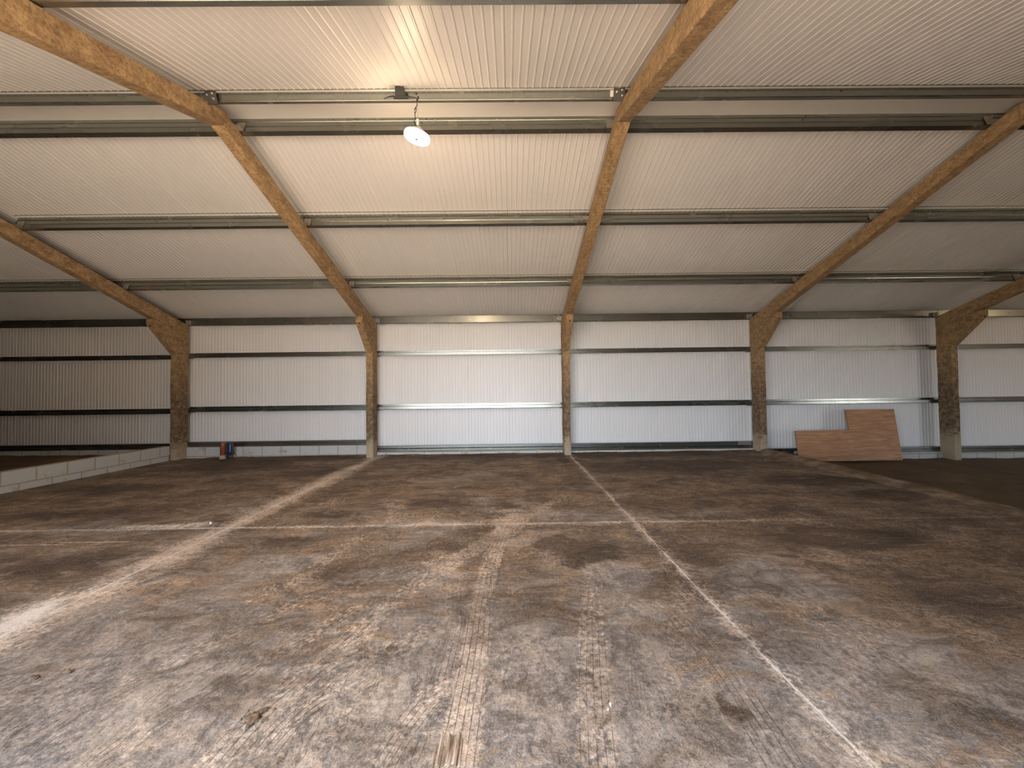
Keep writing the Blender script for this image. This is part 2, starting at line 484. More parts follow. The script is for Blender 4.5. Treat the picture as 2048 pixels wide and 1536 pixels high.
# near wall behind the camera with its two open doorways, gable ends
DOORS = [(-5.2, 2.0, 3.0), (15.6, 18.6, 2.25)]
HN = zn(YN, OFF_N) + .02
mb = MB()
xs = XL
for d0, d1, h in DOORS:
    mb.box(xs, d0, YN - .06, YN, -.3, HN); mb.box(d0, d1, YN - .06, YN, h, HN); xs = d1
mb.box(xs, XR, YN - .06, YN, -.3, HN)
tag(mb.build('wall_front', BOARDS), kind='structure')
for nm, x in (('wall_left', XL), ('wall_right', XR)):
    mb = MB()
    mb.prism([(YN, -.3), (YWALL + .06, -.3), (YWALL + .06, zf(YWALL, OFF_F)), (YR, zf(YR, OFF_F)), (YN, zn(YN, OFF_N))], x - .03, x + .03)
    tag(mb.build(nm, BOARDS if nm == 'wall_left' else SHEET), kind='structure')

# ------------------------------------------------------------------ the slab with its wear map
def vnoise(x, y, seed):
    rng = np.random.RandomState(seed); L = rng.rand(256, 256)
    xi = np.floor(x).astype(int); yi = np.floor(y).astype(int)
    fx = x - xi; fy = y - yi
    fx = fx * fx * (3 - 2 * fx); fy = fy * fy * (3 - 2 * fy)
    g = lambda a, b: L[a % 256, b % 256]
    return (g(xi, yi) * (1 - fx) + g(xi + 1, yi) * fx) * (1 - fy) + (g(xi, yi + 1) * (1 - fx) + g(xi + 1, yi + 1) * fx) * fy
def fbm(x, y, seed, o=4):
    s = 0; a = .5; t = 0
    for k in range(o):
        s = s + a * vnoise(x * 2 ** k + 17 * k, y * 2 ** k + 31 * k, seed + k); t += a; a *= .55
    return s / t
def sstep(a, b, x):
    t = np.clip((x - a) / (b - a), 0, 1); return t * t * (3 - 2 * t)

STAINS = [(0.64, 3.51, 0.34, 0.31, 1), (0.4, 3.76, 0.24, 0.18, 0.8), (-2.29, 3.86, 0.45, 0.21, 0.6), (-1.76, 3.68, 0.24, 0.17, 0.5),
 (-0.94, 5.12, 0.53, 0.24, 0.7), (-0.14, 4.97, 0.29, 0.2, 0.9), (-2.75, 5.33, 0.42, 0.28, 0.6), (-2.15, 4.75, 0.43, 0.18, 0.7),
 (3.23, 7.58, 1.67, 0.62, 1), (3.3, 3.77, 0.78, 0.32, 0.9), (3.13, 2.77, 0.65, 0.48, 0.6), (0.97, 1.79, 0.07, 0.05, 1.1),
 (-0.68, 2.27, 0.07, 0.05, 1.1), (-3.68, 3.98, 0.83, 0.26, 0.5), (-3.88, 3.37, 0.66, 0.36, 0.6),
 (-3.59, 7.32, 1.14, 0.48, 0.7), (-5.74, 8.24, 1.28, 0.73, 0.9), (1.88, 6.35, 0.49, 0.29, 0.5), (-0.09, 2.98, 0.23, 0.16, 0.3),
 (4.94, 6.16, 0.96, 0.41, 0.9), (5.16, 5.24, 0.61, 0.35, 0.8), (1.22, 8.4, .25, .5, .8), (-6.2, 6.2, 1.2, .5, .7), (-5.5, 4.9, .9, .3, .7), (2.6, 8.9, 2.5, .4, .9), (-5., 9.0, 2.5, .3, .9), (-1., 8.9, 1.8, .35, .8)]
BARE = [(-1.99, 3.35, 0.3, 0.18, 1.1), (-0.99, 3.18, 0.29, 0.09, 1), (-0.39, 2.26, 0.21, 0.21, 1), (0.15, 1.85, 0.22, 0.21, 0.9),
 (-0.66, 1.96, 0.23, 0.17, 1), (1.56, 2.05, 0.29, 0.11, 0.8), (-0.02, 2.29, 0.09, 0.08, 0.8), (-0.53, 6.69, 0.61, 0.4, 0.7),
 (0.85, 3.07, 0.24, 0.19, 0.6), (1.41, 1.64, 0.26, 0.14, 0.8), (-1.02, 1.87, 0.19, 0.19, 0.9), (-1.98, 1.9, 0.49, 0.29, 0.9),
 (-3.1, 2.58, 0.37, 0.18, 1.2), (-0.98, 1.6, 0.25, 0.09, 1), (0.91, 1.58, 0.25, 0.11, 0.6), (0.41, 2.08, 0.16, 0.23, 0.4),
 (-0.97, 4.39, 0.4, 0.14, 0.9), (0.75, 4.58, 0.48, 0.19, 0.6), (-0.58, 3.12, 0.32, 0.09, 0.4), (-4.6, 4.35, .9, .2, .8), (2.3, 4.6, .5, .25, .7), (1.9, 2.9, .6, .3, .5)]
# tyre tracks: centre line, width, dust, tread strength
TRACKS = [
 ([(-0.07, 4.27), (-0.17, 3.49), (-0.21, 2.74), (-0.21, 2.21), (-0.22, 1.8), (-0.23, 1.3)], .17, .75, 1.),
 ([(-0.45, 3.12), (-0.36, 2.56), (-0.35, 2.26), (-0.36, 1.92), (-0.42, 1.7), (-0.47, 1.3)], .15, .25, .8),
 ([(0.71, 3.21), (0.56, 2.71), (0.45, 2.19), (0.38, 1.84), (0.29, 1.3)], .17, .55, .8),
 ([(0.04, 4.3), (-0.3, 3.72), (-0.59, 3.21), (-0.83, 2.76), (-0.97, 2.27), (-1.09, 1.97), (-1.16, 1.74), (-1.19, 1.3)], .19, .62, .9),
 ([(-1.43, 4.33), (-1.61, 3.77), (-1.67, 3.16), (-1.87, 2.79), (-2.01, 2.2)], .16, .4, .8),
 ([(-0.94, 2.9), (-1.19, 2.42), (-1.36, 2.2), (-1.49, 1.93), (-1.61, 1.75), (-1.66, 1.3)], .15, .45, 1.),
 ([(-0.42, 2.75), (-0.52, 2.45), (-0.74, 2.18), (-0.87, 1.97), (-1.0, 1.76), (-1.07, 1.3)], .16, .45, 1.),
 ([(1.28, 3.15), (1.59, 3.27), (1.95, 3.38), (2.56, 3.44)], .16, .25, .8),
 ([(0.05, 2.0), (-0.31, 1.95), (-0.46, 1.75), (-0.58, 1.3)], .14, .5, 1.),
 ([(1.05, 2.77), (1.09, 2.27), (1.08, 1.86), (1.02, 1.3)], .18, -.1, 1.),
 ([(1.38, 1.86), (1.42, 1.61), (1.44, 1.3)], .12, .6, .9),
 ([(-1.89, 5.62), (-1.52, 5.1), (-1.34, 4.58), (-1.35, 4.17)], .24, .5, .5),
 ([(-2.93, 5.68), (-2.37, 5.38), (-1.95, 5.01)], .2, .35, .5),
 ([(-.6, 5.6), (-.35, 5.2), (0.0, 4.7), (.05, 4.2)], .2, .4, .6),
 ([(.9, 5.9), (.6, 5.2), (.2, 4.6), (-.1, 3.9), (-.6, 3.4), (-1.3, 2.95), (-1.75, 2.35), (-2.1, 1.6)], .16, .42, .7),
 ([(2.0, 4.75), (1.2, 4.7), (.2, 4.75), (-.6, 5.0)], .22, .35, .3),
 ([(.75, 2.6), (.68, 2.2), (.60, 1.9), (.55, 1.6)], .09, -.15, 1.),
]
def grade(a, b, f0, f1):
    out = [a]
    while out[-1] < b:
        t = (out[-1] - a) / (b - a); out.append(out[-1] + f0 + (f1 - f0) * t)
    out[-1] = b; return np.array(out)
ys = np.concatenate([[YN - .06, -.3, .3, .8, 1.1], grade(1.3, 4.0, .010, .018), grade(4.02, 9.45, .02, .045)])
xs = np.concatenate([grade(SLAB_L, -3.6, .05, .022), grade(-3.58, 2.6, .0155, .0155), grade(2.615, SLAB_R, .02, .05)])
GX, GY = np.meshgrid(xs, ys)
X, Y = GX.ravel(), GY.ravel()
wx = X + .10 * (fbm(X * 4, Y * 4, 5) - .5) * 2; wy = Y + .10 * (fbm(X * 4, Y * 4, 9) - .5) * 2

dirt = .27 + .30 * sstep(1.7, 3.1, Y) + .20 * sstep(3.6, 7., Y)
dirt += .38 * sstep(1.2, 3.2, X) * sstep(1.4, 2.6, Y) + .14 * sstep(-2.8, -5, X) * sstep(3., 4.5, Y)
dirt -= .18 * sstep(-1.6, -3.2, X) * (1 - sstep(2.2, 3.4, Y))
stain = np.zeros_like(X)
for cx, cy, rx, ry, s in STAINS:
    stain = np.maximum(stain, s * .80 * np.exp(-(((wx - cx) / rx) ** 2 + ((wy - cy) / ry) ** 2) ** 1.3 * .8))
for cx, cy, rx, ry, s in BARE:
    gsn = np.exp(-(((wx - cx) / rx) ** 2 + ((wy - cy) / ry) ** 2) ** 1.2 * .8)
    dirt -= .62 * s * gsn; stain *= (1 - .8 * gsn)
dust = np.zeros_like(X)
across = np.zeros_like(X); along = np.zeros_like(X); tread = np.zeros_like(X)
for pts, w, du, ts in TRACKS:
    # smooth the centre line
    P = np.array(pts); t = np.linspace(0, len(P) - 1, 60)
    def cr(i):
        i0 = np.clip(np.floor(t).astype(int), 0, len(P) - 2); u = t - i0
        p0 = P[np.clip(i0 - 1, 0, len(P) - 1), i]; p1 = P[i0, i]; p2 = P[i0 + 1, i]; p3 = P[np.clip(i0 + 2, 0, len(P) - 1), i]
        return .5 * (2 * p1 + (p2 - p0) * u + (2 * p0 - 5 * p1 + 4 * p2 - p3) * u * u + (3 * p1 - p0 - 3 * p2 + p3) * u ** 3)
    cx, cy = cr(0), cr(1)
    sel = np.where((X > cx.min() - .5) & (X < cx.max() + .5) & (Y > cy.min() - .4) & (Y < cy.max() + .4))[0]
    best = np.full(len(sel), 9.); bs = np.zeros(len(sel)); bl = np.zeros(len(sel)); L = 0
    px, py = X[sel], Y[sel]
    tot = np.hypot(np.diff(cx), np.diff(cy)).sum()
    for i in range(len(cx) - 1):
        dx, dy = cx[i + 1] - cx[i], cy[i + 1] - cy[i]; l = math.hypot(dx, dy) + 1e-9
        u = np.clip(((px - cx[i]) * dx + (py - cy[i]) * dy) / l / l, 0, 1)
        ex, ey = px - cx[i] - u * dx, py - cy[i] - u * dy
        dd = np.hypot(ex, ey); sg = np.sign(ex * dy - ey * dx)
        k = dd < best; best[k] = dd[k]; bs[k] = (dd * sg)[k]; bl[k] = (L + u * l)[k]
        L += l
    a = bs / (w / 2)
    fade = sstep(0, .35, bl) * sstep(0, .35, tot - bl)
    m = sstep(1.25, .8, np.abs(a)) * (.55 + .45 * fade) * (np.minimum(bl, tot - bl) > 1e-6)
    wear = .55 + .9 * (fbm(px * 3, py * 1.5, 77) - .3)
    dust[sel] = np.where(du > 0, np.maximum(dust[sel], du * m * wear), dust[sel] + du * m)
    stain[sel] *= (1 - .7 * m * max(du, 0))
    tm = sstep(1.1, .95, np.abs(a)) * fade * ts * (np.minimum(bl, tot - bl) > 1e-6)
    k = tm > tread[sel]
    ii = sel[k]; tread[ii] = tm[k]; across[ii] = a[k]; along[ii] = bl[k]
# general scuffing near the doorway centre and along the main joints
dust += .30 * np.exp(-((X + .2) / 1.7) ** 2 - ((Y - 4.3) / 1.0) ** 2)
dust += .16 * sstep(3.0, 1.6, Y) * sstep(-2.2, -.5, X) * (1 - sstep(.2, 1.2, X))
joint = np.zeros_like(X)
for xj, halo, st in ((-3.135, .20, 1.15), (1.372, .09, .6)):
    dj = np.abs(X - xj)
    dust = np.maximum(dust, st * (.40 + 1.0 * fbm(X * 9, Y * 2.0, 91)) * np.exp(-(dj / (halo * (.6 + .9 * fbm(Y * 1.1, Y * 0, 55)))) ** 2))
    stain *= 1 - .9 * np.exp(-(dj / (halo * 1.2)) ** 2)
dj = np.abs(Y - 4.315)
ampx = (.35 + .9 * fbm(X * 1.1, X * 0 + 2, 35)) * (1 - .65 * sstep(2.2, 4.5, X))
dust = np.maximum(dust, .5 * ampx * np.exp(-(dj / .10) ** 2))
dust = np.maximum(dust, .95 * np.exp(-((wx + .85) / .45) ** 2 - ((wy - 4.36) / .06) ** 2))
dust = np.maximum(dust, .8 * np.exp(-((wx + .02) / .2) ** 2 - ((wy - 4.38) / .16) ** 2))
dust += .35 * (fbm(X * 1.6, Y * 1.6, 141) - .45) * sstep(2.6, 3.2, Y) * sstep(8.8, 5.5, Y) * sstep(-5, -2.5, X) * sstep(4, 2, X)
# two short scored lines in front of the left joint
for xa, xb, yy in ((-4.9, -3.6, 3.955), (-4.2, -3.75, 3.90), (-6.5, -4.2, 3.90)):
    joint = np.maximum(joint, .75 * np.exp(-((Y - yy) / .012) ** 2) * sstep(xa, xa + .4, X) * sstep(xb, xb - .4, X))
joint = np.maximum(joint, .85 * np.exp(-((wx + 3.25) / .16) ** 2 - ((wy - 2.62) / .34) ** 2))  # broad pale patch over the near end of the left joint
joint = np.maximum(joint, .62 * np.exp(-((wx + 3.9) / .9) ** 2 - ((wy - 4.42) / .10) ** 2))
# pale patch where the left joint runs out under the doorway, pale line parallel to it further in
dust = np.maximum(dust, .95 * np.exp(-((wx + 3.2) / .28) ** 2 - ((wy - 2.7) / .38) ** 2))
dust = np.maximum(dust, .7 * np.exp(-((wx + 2.9) / .035) ** 2 - ((wy - 6.5) / .7) ** 2))
dust = np.maximum(dust, .6 * np.exp(-((wx + 3.3) / .35) ** 2 - ((wy - 4.9) / .45) ** 2))
Z = .004 * (fbm(X * .8, Y * .8, 3) - .5) * 2 + .0015 * (fbm(X * 9, Y * 9, 4) - .5)
Z -= Z.max()
# muck banked up against the wall foot
Z += .035 * sstep(9.05, 9.35, Y) * (.4 + fbm(X * 2.2, Y * 0, 61)) * sstep(-7.4, -7., X)
ny, nx = GX.shape
idx = np.arange(nx * ny).reshape(ny, nx)
F = np.stack([idx[:-1, :-1], idx[:-1, 1:], idx[1:, 1:], idx[1:, :-1]], -1).reshape(-1, 4)
me = bpy.data.meshes.new('floor')
me.vertices.add(len(X)); me.vertices.foreach_set('co', np.stack([X, Y, Z], -1).astype(np.float32).ravel())
me.loops.add(F.size); me.loops.foreach_set('vertex_index', F.ravel().astype(np.int32))
me.polygons.add(len(F)); me.polygons.foreach_set('loop_start', (np.arange(len(F)) * 4).astype(np.int32))
me.polygons.foreach_set('use_smooth', np.ones(len(F), bool))
me.update(); me.validate()
for nm, arr in (('dirt', dirt), ('stain', stain), ('dust', np.clip(dust, -1, 1.2)), ('joint', joint), ('across', across), ('along', along), ('tread', tread)):
    at = me.attributes.new(nm, 'FLOAT', 'POINT'); at.data.foreach_set('value', arr.astype(np.float32))
me.materials.append(SLAB)
tag(link(bpy.data.objects.new('floor', me)), kind='structure')

# body of the slab under the worn top, earth floors either side, yard outside
mb = MB(); mb.box(SLAB_L, SLAB_R, YN - .06, YWALL, -.35, -.02)
tag(mb.build('floor', YARD), kind='structure')
mb = MB(); mb.box(XL, SLAB_L - .001, YN - .06, YWALL, -.35, LEFT_Z - .10)
tag(mb.build('floor', EARTH), kind='structure')
def earth(name, x0, x1, z, seed, n=110):
    gx = np.linspace(x0, x1, n); gy = np.linspace(YN - .06, YWALL + .02, 80)
    A, B = np.meshgrid(gx, gy); a, b = A.ravel(), B.ravel()
    zz = z + .035 * (fbm(a * 1.1, b * 1.1, seed) - .5) * 2 + .012 * (fbm(a * 5, b * 5, seed + 3) - .5) * 2
    zz += .05 * sstep(9.0, 9.4, b) * fbm(a * 1.5, b * 0, seed + 9)
    ix = np.arange(len(a)).reshape(A.shape)
    q = np.stack([ix[:-1, :-1], ix[:-1, 1:], ix[1:, 1:], ix[1:, :-1]], -1).reshape(-1, 4)
    o = meshobj(name, np.stack([a, b, zz], -1).tolist(), q.tolist(), EARTH, smooth=True)
    return tag(o, kind='structure')
earth('floor', SLAB_R, XR, RIGHT_Z - .02, 101)
earth('floor', XL, SLAB_L, LEFT_Z - .02, 131)
mb = MB(); mb.box(-40, 45, -45, YN - .06, -.36, -.05)
tag(mb.build('ground_outside', YARD), kind='structure')
# unseen block added across the yard to keep daylight off the left bay
mb = MB(); mb.box(8.4, 14.5, -36, -5.0, -.3, 6.0); mb.prism([(-36.4, 6.0), (-4.6, 6.0), (-4.6, 6.2), (-36.4, 6.2)], 8.0, 14.9)
tag(mb.build('yard_light_block', BOARDS), kind='structure')

# ------------------------------------------------------------------ portal frames
def rough_prism(name, stations, parent, w=CW, seed=0, amp=.004):
    """member given as a list of (lower, upper) points in the YZ plane; edges wander a few millimetres"""
    rnd = random.Random(seed)
    v, f = [], []
    for (y0, z0), (y1, z1) in stations:
        for sx in (-1, 1):
            for (y, z) in ((y0, z0), (y1, z1)):
                v.append((sx * w / 2 + rnd.uniform(-amp, amp), y + rnd.uniform(-amp, amp), z + rnd.uniform(-amp, amp)))
    for i in range(len(stations) - 1):
        a, b = 4 * i, 4 * i + 4
        f += [(a, b, b + 1, a + 1), (a + 2, a + 3, b + 3, b + 2), (a, a + 2, b + 2, b), (a + 1, b + 1, b + 3, a + 3)]
    f += [(0, 1, 3, 2), (4 * len(stations) - 4, 4 * len(stations) - 2, 4 * len(stations) - 1, 4 * len(stations) - 3)]
    o = meshobj(name, v, f, FRAME, parent)
    return bevel(o, .009, 2)

ORD = ['leftmost', 'second from left', 'middle', 'second from right', 'rightmost']
PUR_Y = {'far_ridge': 4.53, 'upper': 6.06, 'lower': 7.75}
column_labels = [
 'brown weathered concrete column at the end of the low block wall',
 'concrete column with dark stained lower half, right of the orange and blue containers',
 'slender concrete column at whose foot the right-hand pale floor line starts',
 'concrete column standing at the head of the sloping kerb, left of the leaning plywood',
 'broad dark brown concrete column to the right of the leaning plywood sheet']
far_labels = [
 'concrete rafter meeting the column at the end of the low block wall',
 'concrete rafter on the far slope, left of the lamp, down to the stained column',
 'steep concrete rafter down the far slope, nearest right of the hanging lamp',
 'long concrete rafter rising right from the column left of the leaning plywood',
 'short dark concrete rafter rising to the right edge above the broad dark column']
near_labels = {0: 'concrete near-slope rafter beyond the left edge, above the low block wall',
               4: 'concrete near-slope rafter beyond the right edge, above the earth floor',
               1: 'thick concrete rafter crossing the upper left corner on the near side of the ridge',
               2: 'concrete rafter leaning to the top edge on the near side of the ridge',
               3: 'stub of concrete rafter beyond the ridge cut off at the upper right edge'}
for i, x in enumerate(FX):
    zb = -.02 if i < 3 else (-.12 if i == 3 else RIGHT_Z - .03)
    root = empty('concrete_column', (x, 0, 0), column_labels[i], 'column', 'precast concrete columns along the back wall')
    st = []
    zt = ZBOT - SF_B * (YC - YR)
    zt2 = ZBOT - SF_B * (YB - YR)
    for k in range(13):
        t = k / 12
        st.append(((YC, zb + (zt - zb) * t), (YB, zb + (zt2 - zb) * t)))
    rough_prism('shaft', st, root, seed=20 + i, amp=.0055)
    # bracket (knee) cast on the front of the column under the rafter
    kb = [((YC + .03, 2.42), (YC + .03, zt - .02)), ((YC - .03, 2.455), (YC - .03, zt + .005)), ((YC - .30, 2.72), (YC - .30, ZBOT - SF_B * (YC - .30 - YR) - .006)),
          ((YC - .585, 3.00), (YC - .585, ZBOT - SF_B * (YC - .585 - YR) - .008)), ((YC - .615, 3.045), (YC - .615, 3.155))]
    rough_prism('knee_bracket', kb, root, w=CW - .004, seed=40 + i, amp=.003)
    for (py, pz, pr, pa) in ((YC - .02, 2.475, .018, 130), (YC - .595, 3.02, .016, 110)):
        bolt = MB()
        bolt.lathe([(pr, 0), (pr, .02)], 10, Matrix.Translation((0, py, pz)) @ Matrix.Rotation(math.radians(pa), 4, 'X'))
        tag(bolt.build('bolt_pocket', RECESS, root), 'dark bolt pocket')
    # rafter on the far slope
    r = empty('concrete_rafter', (x, 0, 0), far_labels[i], 'rafter', 'concrete rafters of the far roof slope')
    st = []
    for k in range(17):
        y = YR + (YB + .0 - YR) * k / 16
        st.append(((y, ZBOT - SF_B * (y - YR)), (y, zf(y))))
    rough_prism('beam', st, r, seed=60 + i, amp=.0035)
    for nm, y in list(PUR_Y.items()) + [('eave', 9.16)]:
        side = 1 if i < 2 else -1
        c = MB()
        if nm != 'eave':
            z = zf(y)
            M = Matrix.Translation((side * (CW / 2 + .012), y, z)) @ Matrix.Rotation(-math.atan(SF_T), 4, 'X')
            c.box(-.05, .05, -.012, -.004, -.003, .12, M); c.box(-.05, .05, -.075, -.004, -.006, .002, M)
        else:
            M = Matrix.Translation((side * (CW / 2 + .02), 9.24, 3.19))
            c.box(-.045, .045, -.006, .05, -.005, .10, M)
        c.build('cleat', CLEAT, r)
    if i in near_labels:
        r = empty('concrete_rafter', (x, 0, 0), near_labels[i], 'rafter', 'concrete rafters of the near roof slope')
        st = []
        for k in range(15):
            y = YR - .008 - (YR + .62) * k / 14
            st.append(((y, ZBOT - SN_B * (YR - y)), (y, zn(y))))
        rough_prism('beam', st, r, seed=80 + i, amp=.0035)
        side = 1 if i < 2 else -1
        y = 4.07; z = zn(y)
        M = Matrix.Translation((side * (CW / 2 + .045), y, z)) @ Matrix.Rotation(math.atan(SN_T), 4, 'X')
        c = MB(); c.box(-.06, .06, -.016, -.009, -.03, .098, M)
        cl = c.build('cleat', DARKSTEEL, r)
        for (bx, bz) in ((-.03, .055), (.025, .07), (.03, .02)):
            b = MB(); b.lathe([(.011, 0), (.011, .012), (.006, .013), (.006, .022)], 8, M @ Matrix.Translation((bx, -.016, bz)) @ Matrix.Rotation(math.pi / 2, 4, 'X'))
            b.build('bolt', ZINC, cl)

# ------------------------------------------------------------------ purlins, eaves beams and sheeting rails, one per bay
bay_name = ['at the far left edge', 'in the left bay', 'in the lamp bay', 'in the bay right of the lamp', 'in the bay above the plywood', 'at the far right edge']
def along_x(name, prof, x0, x1, mat, parent=None, t=.0025):
    v = [(x0, y, z) for y, z in prof] + [(x1, y, z) for y, z in prof]
    n = len(prof)
    o = meshobj(name, v, [(i, i + 1, n + i + 1, n + i) for i in range(n - 1)], mat, parent)
    return solid(o, t)

def slope_prof(pts, y, z, slope, far=True):
    c = 1 / math.sqrt(1 + slope * slope); s = slope * c
    sgn = 1 if far else -1
    return [(y + sgn * (a * c + n * s), z - a * s + n * c) for a, n in pts]

ZED = [(.072, .018), (.074, .001), (.014, .001), (.003, .052), (.008, .062), (.002, .072), (.0, .125), (.006, .129), (.006, .134), (.0, .138), (.0, .199), (-.058, .199), (-.058, .182)]
ANG = [(-.058, .015), (-.058, .001), (.002, .001), (.006, .008), (.0, .014), (.0, .099), (.05, .099), (.05, .085)]
lines = [('far_ridge', 4.53, True, 'first galvanised purlin beyond the ridge'),
         ('upper', 6.06, True, 'galvanised purlin halfway down the far slope'),
         ('lower', 7.75, True, 'lowest galvanised purlin on the far slope'),
         ('near_ridge', 4.09, False, 'galvanised purlin on the near side of the ridge'),
         ('near_second', 2.56, False, 'galvanised purlin along the top edge of the view')]
for key, y, far, lab in lines:
    for b in range(6):
        if key == 'near_second' and b not in (1, 2): continue
        if key in ('far_ridge', 'near_ridge') and b in (0, 5): continue
        if key == 'upper' and b == 0: continue
        x0, x1 = BX[b] + .003, BX[b + 1] - .003
        pf = slope_prof(ZED if far else ANG, y, (zf(y) if far else zn(y)) + .005, SF_T if far else SN_T, far)
        root = empty('purlin', ((x0 + x1) / 2, y, (zf(y) if far else zn(y)) + .004), '%s, %s' % (lab, bay_name[b]), 'purlin', lab + 's')
        L = (x1 - x0) / 2
        rel = [(py - root.location.y, pz - root.location.z) for py, pz in pf]
        along_x('rolled_section', rel, -L, L, GALV, root)
        if b in (2, 3) or key == 'upper':
            # bolt heads of the sag-bar holes at mid span
            w0 = slope_prof([(0, .155), (0, .10)] if far else [(0, .06), (0, .06)], y, root.location.z, SF_T if far else SN_T, far)
            for q, (py, pz) in enumerate(w0):
                if not far and q: continue
                h = MB(); h.lathe([(.008, 0), (.008, .004)], 8, Matrix.Translation((-.05 * q, py - root.location.y - .004, pz - root.location.z)) @ Matrix.Rotation(math.pi / 2, 4, 'X'))
                tag(h.build('bolt_hole', DARK, root), 'dark bolt hole at mid span')
        if key == 'near_ridge' and b == 2:
            st = MB()
            w0 = slope_prof([(.003, .022), (.003, .082)], y, root.location.z, SN_T, False)
            (ya, za), (yb, zb) = [(p - root.location.y, q - root.location.z) for p, q in w0]
            xx = 1.265 - root.location.x - .14
            st.add([(xx, ya, za), (xx + .055, ya, za), (xx + .055, yb, zb), (xx, yb, zb), (xx, ya + .001, za), (xx + .055, ya + .001, za), (xx + .055, yb + .001, zb), (xx, yb + .001, zb)],
                   [(0, 1, 2, 3), (7, 6, 5, 4), (0, 4, 5, 1), (1, 5, 6, 2), (2, 6, 7, 3), (3, 7, 4, 0)])
            tag(st.build('sticker', PAPER, root), 'square white paper sticker')

def rail_prof(y, z0, z1, depth=.13):
    # zed rail: outer face towards the room with lips, web running back to the liner
    return [(y + .012, z0 + .016), (y + .001, z0 + .004), (y, z0 + .012), (y, z1 - .006), (y + .002, z1), (y + depth, z1), (y + depth, z1 + .05)]
EAVE = [(9.36, 3.178), (9.335, 3.172), (9.305, 3.172), (9.300, 3.184), (9.300, 3.345), (9.303, 3.352), (9.42, 3.352)]
for b in range(6):
    x0, x1 = BX[b] + .003, BX[b + 1] - .003
    L = (x1 - x0) / 2; cx = (x0 + x1) / 2
    o = empty('eaves_beam', (cx, 9.3, 3.17), 'deep galvanised eaves beam along the wall top, ' + bay_name[b], 'beam', 'eaves beams along the wall top')
    along_x('channel', [(y - 9.3, z - 3.17) for y, z in EAVE], -L, L, GALV, o)
    for dx in (-.006, .03):
        for z in (.075, .11):
            h = MB(); h.lathe([(.006, 0), (.006, .005)], 8, Matrix.Translation((dx, -.003, z)) @ Matrix.Rotation(math.pi / 2, 4, 'X')); h.build('bolt', ZINC, o)
    if b in (2, 3):
        s = MB(); s.box(L - .16 if b == 2 else L - .13, L - .13 if b == 2 else L - .09, -.006, -.001, .07, .105); tag(s.build('sticker', PAPER, o), 'small pale sticker')
    for nm, z0, z1, lab in (('up', 2.395, 2.472, 'upper galvanised sheeting rail on the back wall'), ('mid', 1.09, 1.165, 'middle galvanised sheeting rail on the back wall')):
        d = -.035 if b == 0 else 0
        o = empty('sheeting_rail', (cx, 9.3, z0 + d), '%s, %s' % (lab, bay_name[b]), 'rail', lab + 's')
        along_x('rolled_section', [(y - 9.3, z - z0) for y, z in rail_prof(9.302, z0, z1)], -L, L, GALV, o)
        if b not in (0, 5):
            for s in (-1, 1):
                c = MB(); c.box(s * (L - .13), s * (L - .06), -.004, .10, -.012, -.004); c.build('cleat', DARK, o)

# base rails, two per bay, at the height the liner stops in that bay
BASE = [((.285, .343), (.215, .275)), ((.318, .370), (.262, .312)), ((.160, .216), (.088, .146)), ((.118, .216), (.062, .108)), ((-.026, .026), (-.082, -.034)), ((-.036, .024), (-.106, -.050))]
for b in range(6):
    x0, x1 = BX[b] + .003, BX[b + 1] - .003
    L = (x1 - x0) / 2; cx = (x0 + x1) / 2
    for k, (z0, z1) in enumerate(BASE[b]):
        lab = ('upper' if k == 0 else 'lower') + ' paired base rail at the wall foot'
        o = empty('base_rail', (cx, 9.3, z0), '%s, %s' % (lab, bay_name[b]), 'rail', lab)
        y = 9.305 - .012 * k
        L2 = L - (.0 if not (b == 3 and k == 0) else .0)
        along_x('flashing', [(y + .13, z1 - z0 + .004 - 0.0), (y + .002, z1 - z0), (y, z1 - z0 - .004), (y, .004), (y + .003, 0), (y + .09, 0)] and
                [(yy - 9.3, zz) for yy, zz in [(y + .11, z1 - z0), (y + .002, z1 - z0), (y, z1 - z0 - .004), (y, .004), (y + .003, 0), (y + .09, 0)]], -L, L2, GALV, o)
        if b == 3 and k == 0:
            p = MB(); p.box(L - .42, L - .10, .0, .0042, .012, .094); tag(p.build('lap_plate', CLEAT, o), 'short lighter lap plate')

# block plinths between the columns
def blocks(name, L, H, D, loc, rot, label, cat, group=None):
    """block wall in its own frame: X along, Y up, Z thickness (so the coursing follows the wall)"""
    mb = MB(); n = max(2, int(L / .22)); rnd = random.Random(len(label))
    mb.box(0, L, 0, H, 0, D)
    o = mb.build(name, BLOCK); bevel(o, .006, 1)
    o.matrix_world = Matrix.Translation(loc) @ rot
    return tag(o, label, cat, group)
Rback = Matrix(((1, 0, 0, 0), (0, 0, -1, 0), (0, 1, 0, 0), (0, 0, 0, 1)))   # x->X, y->Z, z->-Y
top = [.212, .258, .085, .058, -.085, -.108]; bot = [.0, -.19, -.15, -.17, -.35, -.35]
plab = ['pale block plinth below the wall beyond the low block wall', 'grey block plinth behind the orange and blue containers', 'low grey block plinth under the lamp bay wall',
        'thin strip of block plinth left of the kerb head', 'dark block plinth behind the leaning plywood', 'dark block plinth at the far right edge']
for b in range(6):
    x0, x1 = BX[b] + CW / 2 + .006, BX[b + 1] - CW / 2 - .006
    blocks('block_plinth', x1 - x0, top[b] - bot[b], .14, (x0, 9.385, bot[b]), Rback, plab[b], 'plinth', 'block plinths under the back wall')
Rleft = Matrix(((0, 0, -1, 0), (1, 0, 0, 0), (0, 1, 0, 0), (0, 0, 0, 1)))   # x->Y, y->Z, z->-X
blocks('block_wall', 8.95 + .75, .445, .14, (-7.845, -.75, -.115), Rleft, 'low wall of grey concrete blocks running from the left edge to the first column', 'wall')

